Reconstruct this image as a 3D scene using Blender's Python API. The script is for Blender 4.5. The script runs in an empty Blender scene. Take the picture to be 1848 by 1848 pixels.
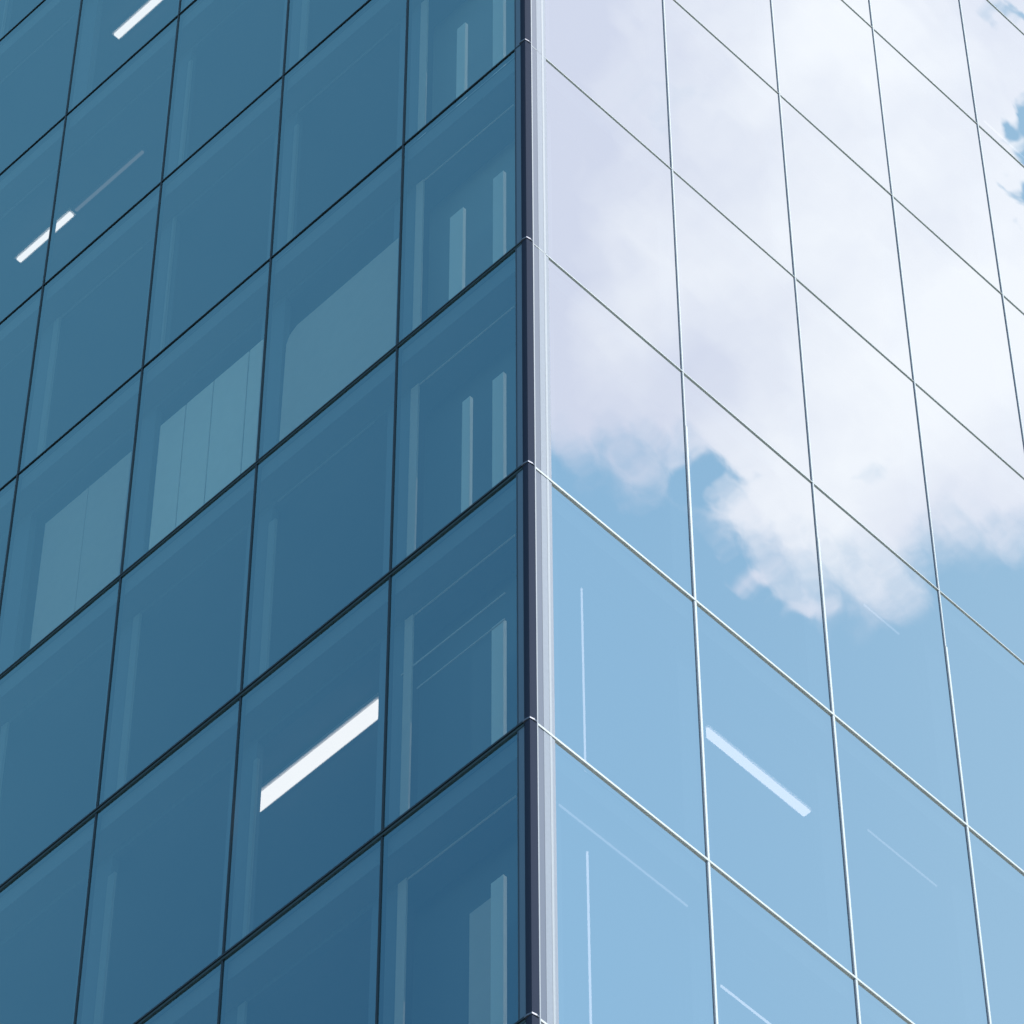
import bpy, math, random
from mathutils import Vector, Matrix
random.seed(7)
S=math.sqrt(.5)
sc=bpy.context.scene
sc.view_settings.view_transform='Standard'; sc.view_settings.look='None'
sc.view_settings.exposure=0; sc.view_settings.gamma=1

# ---------------------------------------------------------------- facade frames
DIR={'L':Vector((-S,S,0)),'R':Vector((S,S,0))}
INN={'L':Vector((S,S,0)),'R':Vector((-S,S,0))}
def P(side,t,n,z):
    v=DIR[side]*t+INN[side]*n
    return (v.x,v.y,z)
H=3.6; J2=37.436; NC=10
def J(k): return J2-(k-2)*H
KTOP=-5; KBOT=11
ZTOP=J(KTOP); ZB=J(KBOT)
TL=[0]+[1.708+1.911*i for i in range(NC)]
TR=[0]+[2.09+1.8115*i for i in range(NC)]
TT={'L':TL,'R':TR}

# ---------------------------------------------------------------- materials
def mat(name):
    m=bpy.data.materials.new(name); m.use_nodes=True
    nt=m.node_tree
    for n in list(nt.nodes): nt.nodes.remove(n)
    out=nt.nodes.new('ShaderNodeOutputMaterial')
    return m,nt,out
def pbr(name,col,rough=.5,metal=0,noise=0,scale=5,spec=.5):
    m,nt,out=mat(name)
    b=nt.nodes.new('ShaderNodeBsdfPrincipled')
    b.inputs['Base Color'].default_value=(*col,1); b.inputs['Roughness'].default_value=rough
    b.inputs['Metallic'].default_value=metal
    b.inputs['Specular IOR Level'].default_value=spec
    if noise:
        tc=nt.nodes.new('ShaderNodeTexCoord'); nz=nt.nodes.new('ShaderNodeTexNoise')
        nz.inputs['Scale'].default_value=scale; nz.inputs['Detail'].default_value=6
        nt.links.new(tc.outputs['Object'],nz.inputs['Vector'])
        mx=nt.nodes.new('ShaderNodeMix'); mx.data_type='RGBA'
        mx.inputs[6].default_value=(*[c*(1-noise) for c in col],1)
        mx.inputs[7].default_value=(*[min(1,c*(1+noise)) for c in col],1)
        nt.links.new(nz.outputs['Fac'],mx.inputs[0]); nt.links.new(mx.outputs[2],b.inputs['Base Color'])
    nt.links.new(b.outputs[0],out.inputs[0])
    return m
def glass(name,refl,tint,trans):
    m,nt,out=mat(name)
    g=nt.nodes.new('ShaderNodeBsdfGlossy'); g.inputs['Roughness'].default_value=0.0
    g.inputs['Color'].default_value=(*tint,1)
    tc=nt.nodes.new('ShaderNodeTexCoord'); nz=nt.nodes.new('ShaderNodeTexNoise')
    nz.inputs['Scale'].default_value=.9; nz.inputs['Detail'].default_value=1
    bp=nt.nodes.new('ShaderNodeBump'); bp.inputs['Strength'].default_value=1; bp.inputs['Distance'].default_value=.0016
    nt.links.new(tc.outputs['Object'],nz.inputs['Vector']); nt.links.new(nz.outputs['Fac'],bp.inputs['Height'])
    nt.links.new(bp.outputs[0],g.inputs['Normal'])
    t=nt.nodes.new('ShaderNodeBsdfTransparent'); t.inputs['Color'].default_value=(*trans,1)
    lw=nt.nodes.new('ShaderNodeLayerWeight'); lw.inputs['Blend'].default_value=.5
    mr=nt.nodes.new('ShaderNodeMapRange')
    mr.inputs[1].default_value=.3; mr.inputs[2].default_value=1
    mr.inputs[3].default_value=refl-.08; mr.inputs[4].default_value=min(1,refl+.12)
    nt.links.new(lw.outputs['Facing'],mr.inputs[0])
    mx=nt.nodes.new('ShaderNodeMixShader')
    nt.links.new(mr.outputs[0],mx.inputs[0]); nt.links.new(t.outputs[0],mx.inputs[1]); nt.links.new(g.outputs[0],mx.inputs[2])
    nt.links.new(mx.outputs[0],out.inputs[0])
    return m
def emis(name,col,st):
    m,nt,out=mat(name)
    e=nt.nodes.new('ShaderNodeEmission'); e.inputs[0].default_value=(*col,1); e.inputs[1].default_value=st
    nt.links.new(e.outputs[0],out.inputs[0]); return m

M_GL=glass('glass_darkened_west',.46,(.50,.89,1.0),(.92,.98,.96))  # west copy of the glass; darker reflected sky put into its tint
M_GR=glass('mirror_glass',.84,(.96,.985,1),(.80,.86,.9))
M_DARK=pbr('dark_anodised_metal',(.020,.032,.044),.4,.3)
M_LIP=pbr('grey_green_metal',(.09,.13,.15),.4,.4)
M_SLATE=pbr('slate_metal',(.16,.22,.30),.35,.2)
M_TRIMD=pbr('dark_slate_metal',(.06,.085,.12),.4,.2)
M_EDGE=pbr('corner_edge_metal',(.040,.048,.085),.8,0,0,5,.1)
M_SILV=pbr('brushed_silver',(.36,.37,.43),.4,.3,.08,30)
M_SILV2=pbr('brushed_silver_pale',(.50,.50,.54),.4,.3,.08,30)
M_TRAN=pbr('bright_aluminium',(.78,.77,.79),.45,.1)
M_LAV=pbr('grey_aluminium',(.19,.20,.26),.4,.3)
M_GASK=pbr('gasket_blue_grey',(.13,.16,.23),.6)
M_PIER=pbr('interior_wall_paint',(.13,.15,.17),.7)
M_CEIL=pbr('ceiling_board',(.16,.17,.18),.8,0,.06,3)
M_FLOOR=pbr('carpet',(.06,.06,.07),.9,0,.2,20)
M_CORE=pbr('core_wall',(.08,.10,.12),.8)
M_BLIND=pbr('roller_blind_fabric',(.66,.56,.48),.8,0,.05,8)
M_BLIND2=pbr('roller_blind_fabric_pale',(.92,.82,.72),.8,0,.05,8)
M_PART=pbr('partition_paint',(.16,.17,.165),.8)
M_PART2=pbr('partition_paint_pale',(.36,.36,.33),.8)
M_POST=pbr('white_column_paint',(.95,.90,.82),.6)
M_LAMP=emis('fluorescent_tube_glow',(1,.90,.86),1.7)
M_STREAKD=emis('reflection_streak_glow',(1,.9,.86),.15)  # weak glow for a reflection streak, not a lamp
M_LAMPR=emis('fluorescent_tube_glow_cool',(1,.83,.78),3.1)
M_WHITE=pbr('white_trim',(.8,.8,.8),.4)

# ---------------------------------------------------------------- mesh helper
import bmesh
class MB:
    def __init__(s): s.v=[];s.f=[]
    def add(s,vs,fs):
        b=len(s.v); s.v+=vs; s.f+=[tuple(i+b for i in f) for f in fs]
    def box(s,side,t0,t1,n0,n1,z0,z1):
        vs=[P(side,t,n,z) for z in (z0,z1) for (t,n) in ((t0,n0),(t1,n0),(t1,n1),(t0,n1))]
        s.add(vs,[(0,1,2,3),(4,7,6,5),(0,4,5,1),(1,5,6,2),(2,6,7,3),(3,7,4,0)])
    def quad(s,side,pts,n):
        s.add([P(side,t,n,z) for t,z in pts],[tuple(range(len(pts)))])
    def prism(s,xy,z0,z1):
        k=len(xy); vs=[(x,y,z0) for x,y in xy]+[(x,y,z1) for x,y in xy]
        fs=[tuple(range(k))[::-1],tuple(range(k,2*k))]+[(i,(i+1)%k,(i+1)%k+k,i+k) for i in range(k)]
        s.add(vs,fs)
    def make(s,name,m,parent=None,recalc=True,bevel=0):
        me=bpy.data.meshes.new(name); me.from_pydata(s.v,[],s.f); me.update()
        ob=bpy.data.objects.new(name,me); sc.collection.objects.link(ob)
        if recalc:
            bm=bmesh.new(); bm.from_mesh(me); bmesh.ops.recalc_face_normals(bm,faces=bm.faces); bm.to_mesh(me); bm.free()
        me.materials.append(m)
        if bevel:
            b=ob.modifiers.new('b','BEVEL'); b.width=bevel; b.segments=2
        if parent: ob.parent=parent
        return ob

bld=bpy.data.objects.new('glass_office_building',None); sc.collection.objects.link(bld)

# ---------------------------------------------------------------- glass panes
T0={'L':.14,'R':.288}
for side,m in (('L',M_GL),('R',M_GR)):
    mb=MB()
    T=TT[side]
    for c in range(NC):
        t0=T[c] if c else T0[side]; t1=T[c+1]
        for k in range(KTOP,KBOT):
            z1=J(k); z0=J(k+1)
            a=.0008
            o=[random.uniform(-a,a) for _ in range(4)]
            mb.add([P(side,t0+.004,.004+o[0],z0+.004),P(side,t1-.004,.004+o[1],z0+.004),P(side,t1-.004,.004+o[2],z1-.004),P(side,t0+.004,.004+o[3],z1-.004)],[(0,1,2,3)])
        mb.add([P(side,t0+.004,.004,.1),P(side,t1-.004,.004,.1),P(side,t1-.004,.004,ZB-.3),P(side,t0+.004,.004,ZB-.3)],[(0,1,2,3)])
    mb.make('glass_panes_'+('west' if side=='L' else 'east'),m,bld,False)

# ---------------------------------------------------------------- mullions and caps
mb=MB()
for c in range(1,NC+1):
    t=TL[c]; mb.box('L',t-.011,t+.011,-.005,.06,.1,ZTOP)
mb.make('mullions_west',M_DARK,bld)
mb=MB(); mg=MB()
for c in range(1,NC+1):
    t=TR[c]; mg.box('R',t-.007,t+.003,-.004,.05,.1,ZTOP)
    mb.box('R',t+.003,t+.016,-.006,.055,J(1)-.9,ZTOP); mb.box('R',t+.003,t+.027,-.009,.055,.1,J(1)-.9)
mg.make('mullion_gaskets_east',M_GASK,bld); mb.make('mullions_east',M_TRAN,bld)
mb=MB(); ml=MB(); ms=MB(); msg=MB()
for k in range(KTOP,KBOT+1):
    z=J(k)
    e=TL[-1]; er=TR[-1]
    if k<=0:
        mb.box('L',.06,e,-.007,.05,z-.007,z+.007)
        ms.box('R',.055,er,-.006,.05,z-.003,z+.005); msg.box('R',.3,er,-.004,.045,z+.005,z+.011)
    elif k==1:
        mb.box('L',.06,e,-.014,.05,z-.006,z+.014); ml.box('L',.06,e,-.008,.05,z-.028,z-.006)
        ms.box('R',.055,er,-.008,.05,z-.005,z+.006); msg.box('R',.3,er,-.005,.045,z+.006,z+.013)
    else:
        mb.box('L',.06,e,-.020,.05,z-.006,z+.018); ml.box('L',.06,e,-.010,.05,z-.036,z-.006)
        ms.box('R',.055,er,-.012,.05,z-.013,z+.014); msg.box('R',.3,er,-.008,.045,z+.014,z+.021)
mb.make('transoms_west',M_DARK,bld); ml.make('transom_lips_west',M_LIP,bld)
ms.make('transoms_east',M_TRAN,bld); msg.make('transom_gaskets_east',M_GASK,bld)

# ---------------------------------------------------------------- corner post
def xy(side,t,n):
    p=P(side,t,n,0); return (p[0],p[1])
mb=MB()
mb.prism([xy('L',.05,.06),xy('L',.05,-.012),xy('L',.012,-.014),(0,-.014),xy('R',.012,-.014),xy('R',.066,-.018),xy('R',.066,.06)],.1,ZTOP)
mb.make('corner_post_core',M_EDGE,bld)
mb=MB(); mb.box('L',.05,.062,.0,.06,.1,ZTOP); mb.box('L',.128,.14,-.006,.06,.1,ZTOP); mb.make('corner_trim_dark',M_TRIMD,bld)
mb=MB(); mb.box('L',.062,.128,-.003,.06,.1,ZTOP); mb.make('corner_trim_slate',M_SLATE,bld)
mb=MB(); mb.box('R',.066,.082,-.014,.06,.1,ZTOP); mb.box('R',.225,.250,-.008,.06,.1,ZTOP); mb.make('corner_trim_silver',M_SILV2,bld)
mb=MB(); mb.box('R',.082,.155,-.004,.06,.1,ZTOP); mb.make('corner_trim_grey',M_LAV,bld)
mb=MB(); mb.box('R',.155,.225,-.006,.06,.1,ZTOP); mb.box('R',.250,.288,-.004,.06,.1,ZTOP); mb.make('corner_trim_mid_grey',M_SILV,bld)
mb=MB()
for k in range(KTOP,KBOT+1):
    z=J(k); 
    ring=[xy('L',.06,.0),xy('L',.06,-.024),xy('L',.03,-.026),(0,-.022),xy('R',.03,-.026),xy('R',.055,-.024),xy('R',.055,.0)]
    mb.prism(ring,z-.008,z+.010)
mb.make('corner_caps',M_LAV,bld)

# ---------------------------------------------------------------- interior
piers=MB(); ceil=MB(); flo=MB(); core=MB(); part=MB(); part2=MB()
D=6.0
for side in 'LR':
    T=TT[side]; e=T[-1]
    for k in range(KTOP,KBOT):
        zt=J(k); zb=J(k+1)
        piers.box(side,.32,e,.30,.38,zt-.33,zt-.26)
        piers.box(side,.32,e,.30,.38,zb+.02,zb+.30)
        for c in range(NC):
            if c and not (side=='L' and k==-2 and c==4): piers.box(side,T[c]+.08,T[c]+.42,.302,.382,zb+.02,zt-.27)
for k in range(KTOP,KBOT+1):
    z=J(k)
    far=D
    pl=[(0,.06/S),xy('L',TL[-1],.06),xy('L',TL[-1],far),(0,far/S),xy('R',TR[-1],far),xy('R',TR[-1],.06)]
    ceil.prism(pl,z-.26,z-.03); flo.prism(pl,z-.028,z-.0)
for k in range(KTOP,KBOT):
    (part2 if k<1 else part).box('L',.30,1.95,.62,.66,J(k+1),J(k)-.26)
piers.make('window_surrounds',M_PIER,bld); ceil.make('ceilings',M_CEIL,bld); flo.make('floors',M_FLOOR,bld)
part.make('corner_partition',M_PART,bld); part2.make('corner_partition_pale',M_PART2,bld)
pl=[(0,D/S-.05),xy('L',TL[-1],D-.05),(0,TL[-1]/S+6),xy('R',TR[-1],D-.05)]
core.prism(pl,.1,ZTOP+3); core.make('core',M_CORE,bld)
r=MB(); r.prism([(0,0.02),xy('L',TL[-1],0.014),(0,TL[-1]/S+6),xy('R',TR[-1],.014)],ZTOP+.02,ZTOP+1.0); r.make('roof_parapet',M_SLATE,bld)

mp=MB()
def post(t0,t1,zt,k): mp.box('L',t0,t1,.30,.34,J(k+1)+.05,zt)
post(1.15,1.27,46.75,-1); post(.60,.75,47.9,-1)
post(1.15,1.33,43.2,0); post(.60,.74,43.25,0)
post(1.03,1.13,39.83,1); post(.60,.74,39.78,1)
post(.60,.74,36.03,2)
post(.60,.74,32.64,3)
mp.make('interior_columns',M_POST,bld)
mq=MB(); mq.box('L',.745,1.0,.32,.36,J(4)+.05,32.5); mq.make('interior_cabinet',M_BLIND,bld)
mq=MB(); mq.box('L',.76,1.01,.33,.36,J(3)+.05,35.95); mq.make('interior_cabinet_dark',M_PART,bld)
ml=MB(); ml.box('L',.575,1.84,.29,.298,36.36,36.378); ml.box('L',.576,1.64,.29,.298,35.99,36.005)
for k in range(KTOP,6): ml.box('L',.45,1.80,.29,.299,J(k)-.348,J(k)-.33); ml.box('L',1.70,1.80,.28,.299,J(k+1)+.1,J(k)-.33)
ml.make('interior_rails',M_BLIND,bld)
mj=MB()
for c in range(1,NC):
    for k in range(KTOP,KBOT):
        if k==0 and c in (1,2,3): continue
        if random.random()<.75:
            t1=TL[c+1]+.08
            if c+1==4 and k==-2: continue
            w=random.choice((.03,.05,.09))
            mj.box('L',t1-w,t1,.27,.299,J(k+1)+.1,J(k)-.34-random.choice((0,0,.3)))
            if random.random()<.6: mj.box('L',t1-1.4,t1-w,.285,.299,J(k)-.352,J(k)-.340)
mj.make('window_jamb_linings',pbr('jamb_paint',(.28,.29,.28),.7),bld)

# roller blinds
b1=MB(); b2=MB()
b1.quad('L',[(2.05,41.1),(3.66,41.1),(3.64,43.4),(3.60,43.52),(3.50,43.60),(2.05,43.63)],.297)
def slat(mb,t0,t1,zt): mb.box('L',t0+.004,t1-.004,.285,.297,41.1,zt)
for a,b in ((3.98,4.18),(4.19,4.70),(4.71,5.11),(5.12,5.50)): slat(b2,a,b,43.85)
for a,b in ((5.93,6.575),(6.58,7.24)): slat(b1,a,b,43.84)
b1.make('roller_blinds',M_BLIND,bld); b2.make('roller_blinds_pale',M_BLIND2,bld)

# ceiling lamps and glowing light streaks
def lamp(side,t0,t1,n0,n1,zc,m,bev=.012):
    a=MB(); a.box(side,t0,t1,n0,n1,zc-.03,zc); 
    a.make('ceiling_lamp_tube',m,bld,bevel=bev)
    b=MB(); b.box(side,t0-.02,t1+.02,n0-.02,n1+.02,zc+.002,zc+.05); b.make('ceiling_lamp_housing',M_WHITE if m!=M_STREAKD else M_CEIL,bld)
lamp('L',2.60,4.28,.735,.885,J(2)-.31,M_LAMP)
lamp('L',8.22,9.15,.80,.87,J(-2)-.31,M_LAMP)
lamp('L',7.0,8.16,.82,.86,J(-2)-.31,M_STREAKD)  # added dim bar imitating a reflection streak; no tube hangs here
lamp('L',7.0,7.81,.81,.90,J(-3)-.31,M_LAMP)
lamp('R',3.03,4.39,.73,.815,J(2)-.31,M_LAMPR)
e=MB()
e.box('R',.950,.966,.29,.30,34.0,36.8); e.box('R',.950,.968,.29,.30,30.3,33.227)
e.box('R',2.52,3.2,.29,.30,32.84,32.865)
e.make('reflection_streaks_east',emis('streak_glow',(1,.85,.82),2.0),bld)  # glowing bars stand in for thin lamp reflections, no LEDs there
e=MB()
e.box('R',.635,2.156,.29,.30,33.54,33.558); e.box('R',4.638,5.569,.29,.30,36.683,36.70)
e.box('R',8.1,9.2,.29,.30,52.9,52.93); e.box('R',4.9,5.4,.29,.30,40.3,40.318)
e.make('light_streak_rails_east',emis('rail_streak_glow',(1,.9,.92),.75),bld)  # faint light streaks made as glow; these bars are no lamps

# ---------------------------------------------------------------- ground, pavement, road
g=MB(); g.add([(-3000,-3000,0),(3000,-3000,0),(3000,3000,0),(-3000,3000,0)],[(0,1,2,3)])
g.make('ground',pbr('ground_soil_grass',(.09,.11,.06),.95,0,.3,.2),None,False)
pv=MB(); pv.prism([(-45,-17),(45,-17),(45,60),(-45,60)],.004,.12); pv.make('pavement',pbr('paving_stone',(.32,.31,.29),.8,0,.15,2))
rd=MB(); rd.add([(-400,-30,.004),(400,-30,.004),(400,-17,.004),(-400,-17,.004)],[(0,1,2,3)]); rd.make('road',pbr('asphalt',(.05,.05,.052),.9,0,.2,8),None,False)
mk=MB()
for i in range(-60,60): mk.add([(i*6,-23.6,.008),(i*6+3,-23.6,.008),(i*6+3,-23.45,.008),(i*6,-23.45,.008)],[(0,1,2,3)])
mk.make('road_marking',pbr('white_road_paint',(.75,.75,.75),.7),None,False)

# ---------------------------------------------------------------- sun
SAZ=math.radians(128); SEL=math.radians(44)
sd=Vector((math.cos(SEL)*math.sin(SAZ),math.cos(SEL)*math.cos(SAZ),math.sin(SEL)))
sl=bpy.data.lights.new('sun','SUN'); sl.energy=3; sl.angle=math.radians(.53); sl.color=(1,.96,.9)
so=bpy.data.objects.new('sun',sl); sc.collection.objects.link(so)
so.rotation_euler=sd.to_track_quat('Z','Y').to_euler()

# ---------------------------------------------------------------- world
w=bpy.data.worlds.new('World'); sc.world=w; w.use_nodes=True
nt=w.node_tree
for n in list(nt.nodes): nt.nodes.remove(n)
N=nt.nodes; Lk=nt.links.new
out=N.new('ShaderNodeOutputWorld'); bg=N.new('ShaderNodeBackground'); Lk(bg.outputs[0],out.inputs[0])
bg.inputs[1].default_value=.1
sky=N.new('ShaderNodeTexSky'); sky.sky_type='NISHITA'; sky.sun_disc=False
sky.sun_elevation=SEL; sky.sun_rotation=SAZ; sky.air_density=1; sky.dust_density=.6; sky.ozone_density=1
tc=N.new('ShaderNodeTexCoord'); DIRV=tc.outputs['Generated']
def M(op,a,b=None,c=None,clamp=False):
    n=N.new('ShaderNodeMath'); n.operation=op; n.use_clamp=clamp
    for i,x in enumerate((a,b,c)):
        if x is None: continue
        if isinstance(x,(int,float)): n.inputs[i].default_value=x
        else: Lk(x,n.inputs[i])
    return n.outputs[0]
def dot(vec):
    n=N.new('ShaderNodeVectorMath'); n.operation='DOT_PRODUCT'; Lk(DIRV,n.inputs[0]); n.inputs[1].default_value=vec
    return n.outputs['Value']
def smooth(x,a,b,lo=0,hi=1):
    n=N.new('ShaderNodeMapRange'); n.interpolation_type='SMOOTHSTEP'
    Lk(x,n.inputs[0]); n.inputs[1].default_value=a; n.inputs[2].default_value=b; n.inputs[3].default_value=lo; n.inputs[4].default_value=hi
    return n.outputs[0]
def mixc(f,a,b,mode='MIX'):
    n=N.new('ShaderNodeMix'); n.data_type='RGBA'; n.blend_type=mode
    for i,x in ((0,f),(6,a),(7,b)):
        if isinstance(x,(int,float)): n.inputs[i].default_value=x
        elif isinstance(x,tuple): n.inputs[i].default_value=(*x,1)
        else: Lk(x,n.inputs[i])
    return n.outputs[2]
a=dot((.584767,.004766,.811188)); rr=dot((-.00613,.99998,-.001456)); uu=dot((-.811178,-.004121,.584784))
am=M('MAXIMUM',a,.05)
X0=M('MULTIPLY',M('DIVIDE',rr,am),9.86); Y0=M('MULTIPLY',M('DIVIDE',uu,am),9.86)
cb=N.new('ShaderNodeCombineXYZ'); Lk(X0,cb.inputs[0]); Lk(Y0,cb.inputs[1])
def noise(scale,detail=8,rough=.55,off=0,dist=0):
    n=N.new('ShaderNodeTexNoise'); n.noise_dimensions='3D'
    n.inputs['Scale'].default_value=scale; n.inputs['Detail'].default_value=detail; n.inputs['Roughness'].default_value=rough
    n.inputs['Distortion'].default_value=dist
    ad=N.new('ShaderNodeVectorMath'); ad.operation='ADD'; Lk(cb.outputs[0],ad.inputs[0]); ad.inputs[1].default_value=(off,off*.7,off*.3)
    Lk(ad.outputs[0],n.inputs['Vector']); return n.outputs['Fac']
wx=noise(5,4,.6,21.3); wy=noise(5,4,.6,33.7)
X=M('ADD',X0,M('MULTIPLY',M('SUBTRACT',wx,.5),.26)); Y=M('ADD',Y0,M('MULTIPLY',M('SUBTRACT',wy,.5),.26))
fc=N.new('ShaderNodeFloatCurve')
pts=[(600,870),(960,895),(1040,905),(1100,880),(1180,905),(1230,900),(1290,925),(1340,990),(1380,1060),(1420,1095),(1500,1120),(1600,1130),(1640,1110),(1690,1070),(1760,1050),(1848,1055),(2200,900)]
cu=fc.mapping.curves[0]
cu.points[0].location=(0,pts[0][1]/1848); cu.points[1].location=(1,pts[-1][1]/1848)
for x,y in pts[1:-1]: cu.points.new((x-600)/1600,y/1848)
fc.mapping.update()
Lk(M('MULTIPLY_ADD',X,.5775,.2025,clamp=True),fc.inputs['Value'])
edge=fc.outputs[0]
base=M('MULTIPLY',M('ADD',M('SUBTRACT',edge,.5),M('MULTIPLY',Y,.5)),9)
base=M('MINIMUM',base,1.2)
n1=noise(7,6,.55,3.1,.2)
Dn=M('ADD',base,M('MULTIPLY',M('SUBTRACT',n1,.5),1.1))
for (cx,cy,rx,ry,amp) in [(1285,845,80,65,.75),(1590,850,90,70,.8),(1200,205,230,120,.62),(1860,290,100,140,2.8),(1855,0,110,50,1.3),
                          (1350,1040,80,50,-.6),(1440,1085,70,40,-.4)]:
    dx=M('MULTIPLY',M('SUBTRACT',X,(cx-924)/924),924/rx); dy=M('MULTIPLY',M('SUBTRACT',Y,(924-cy)/924),924/ry)
    d2=M('ADD',M('MULTIPLY',dx,dx),M('MULTIPLY',dy,dy))
    q=M('MAXIMUM',M('SUBTRACT',1,d2),0)
    Dn=M('SUBTRACT',Dn,M('MULTIPLY',M('MULTIPLY',q,q),amp))
alpha=smooth(Dn,-.12,.85)
mask=smooth(a,.6,.85)
alpha=M('MULTIPLY',M('MULTIPLY',alpha,mask),.97)
n2=noise(2.2,5,.52,9.2)
dx=M('MULTIPLY',M('SUBTRACT',X,.85),1.5); dy=M('MULTIPLY',M('SUBTRACT',Y,.48),1.2)
gl=M('SUBTRACT',1,M('ADD',M('MULTIPLY',dx,dx),M('MULTIPLY',dy,dy)))
sh=M('ADD',M('MULTIPLY',gl,.85),M('MULTIPLY',M('SUBTRACT',n2,.45),2.2),clamp=True)
cc=mixc(sh,(7.9,8.3,9.9),(11.0,11.2,11.7))
sk=mixc(1,sky.outputs[0],(1.36,1.96,1.88),'MULTIPLY')
hz=smooth(X0,-.2,1.3,.10,.55)
sk=mixc(M('MULTIPLY',hz,mask),sk,(5.1,7.4,9.2))
sx=dot((1,0,0)); sy=dot((0,1,0)); sz=dot((0,0,1))
west=smooth(sx,.1,-.3,0,1)
gr=M('ADD',sy,M('MULTIPLY',M('SUBTRACT',sz,.81),.9))
hw=smooth(gr,-.14,.16)
wt=mixc(hw,(.78,.82,.90),(2.15,1.62,1.34))
sk=mixc(west,sk,mixc(1,sk,wt,'MULTIPLY'))
Lk(mixc(alpha,sk,cc),bg.inputs[0])

# ---------------------------------------------------------------- camera
cam=bpy.data.cameras.new('camera'); co=bpy.data.objects.new('camera',cam); sc.collection.objects.link(co); sc.camera=co
cam.sensor_width=36; cam.lens=36*9111.134/1848; cam.clip_start=.1; cam.clip_end=10000
fw=Vector((.004766,.584767,.811188)); r2=Vector((.99998,-.00613,-.001456)); u2=Vector((-.004121,-.811178,.584784))
m=Matrix((( r2.x,u2.x,-fw.x,-.34711),(r2.y,u2.y,-fw.y,-25.29188),(r2.z,u2.z,-fw.z,J2-35.81577),(0,0,0,1)))
co.matrix_world=m
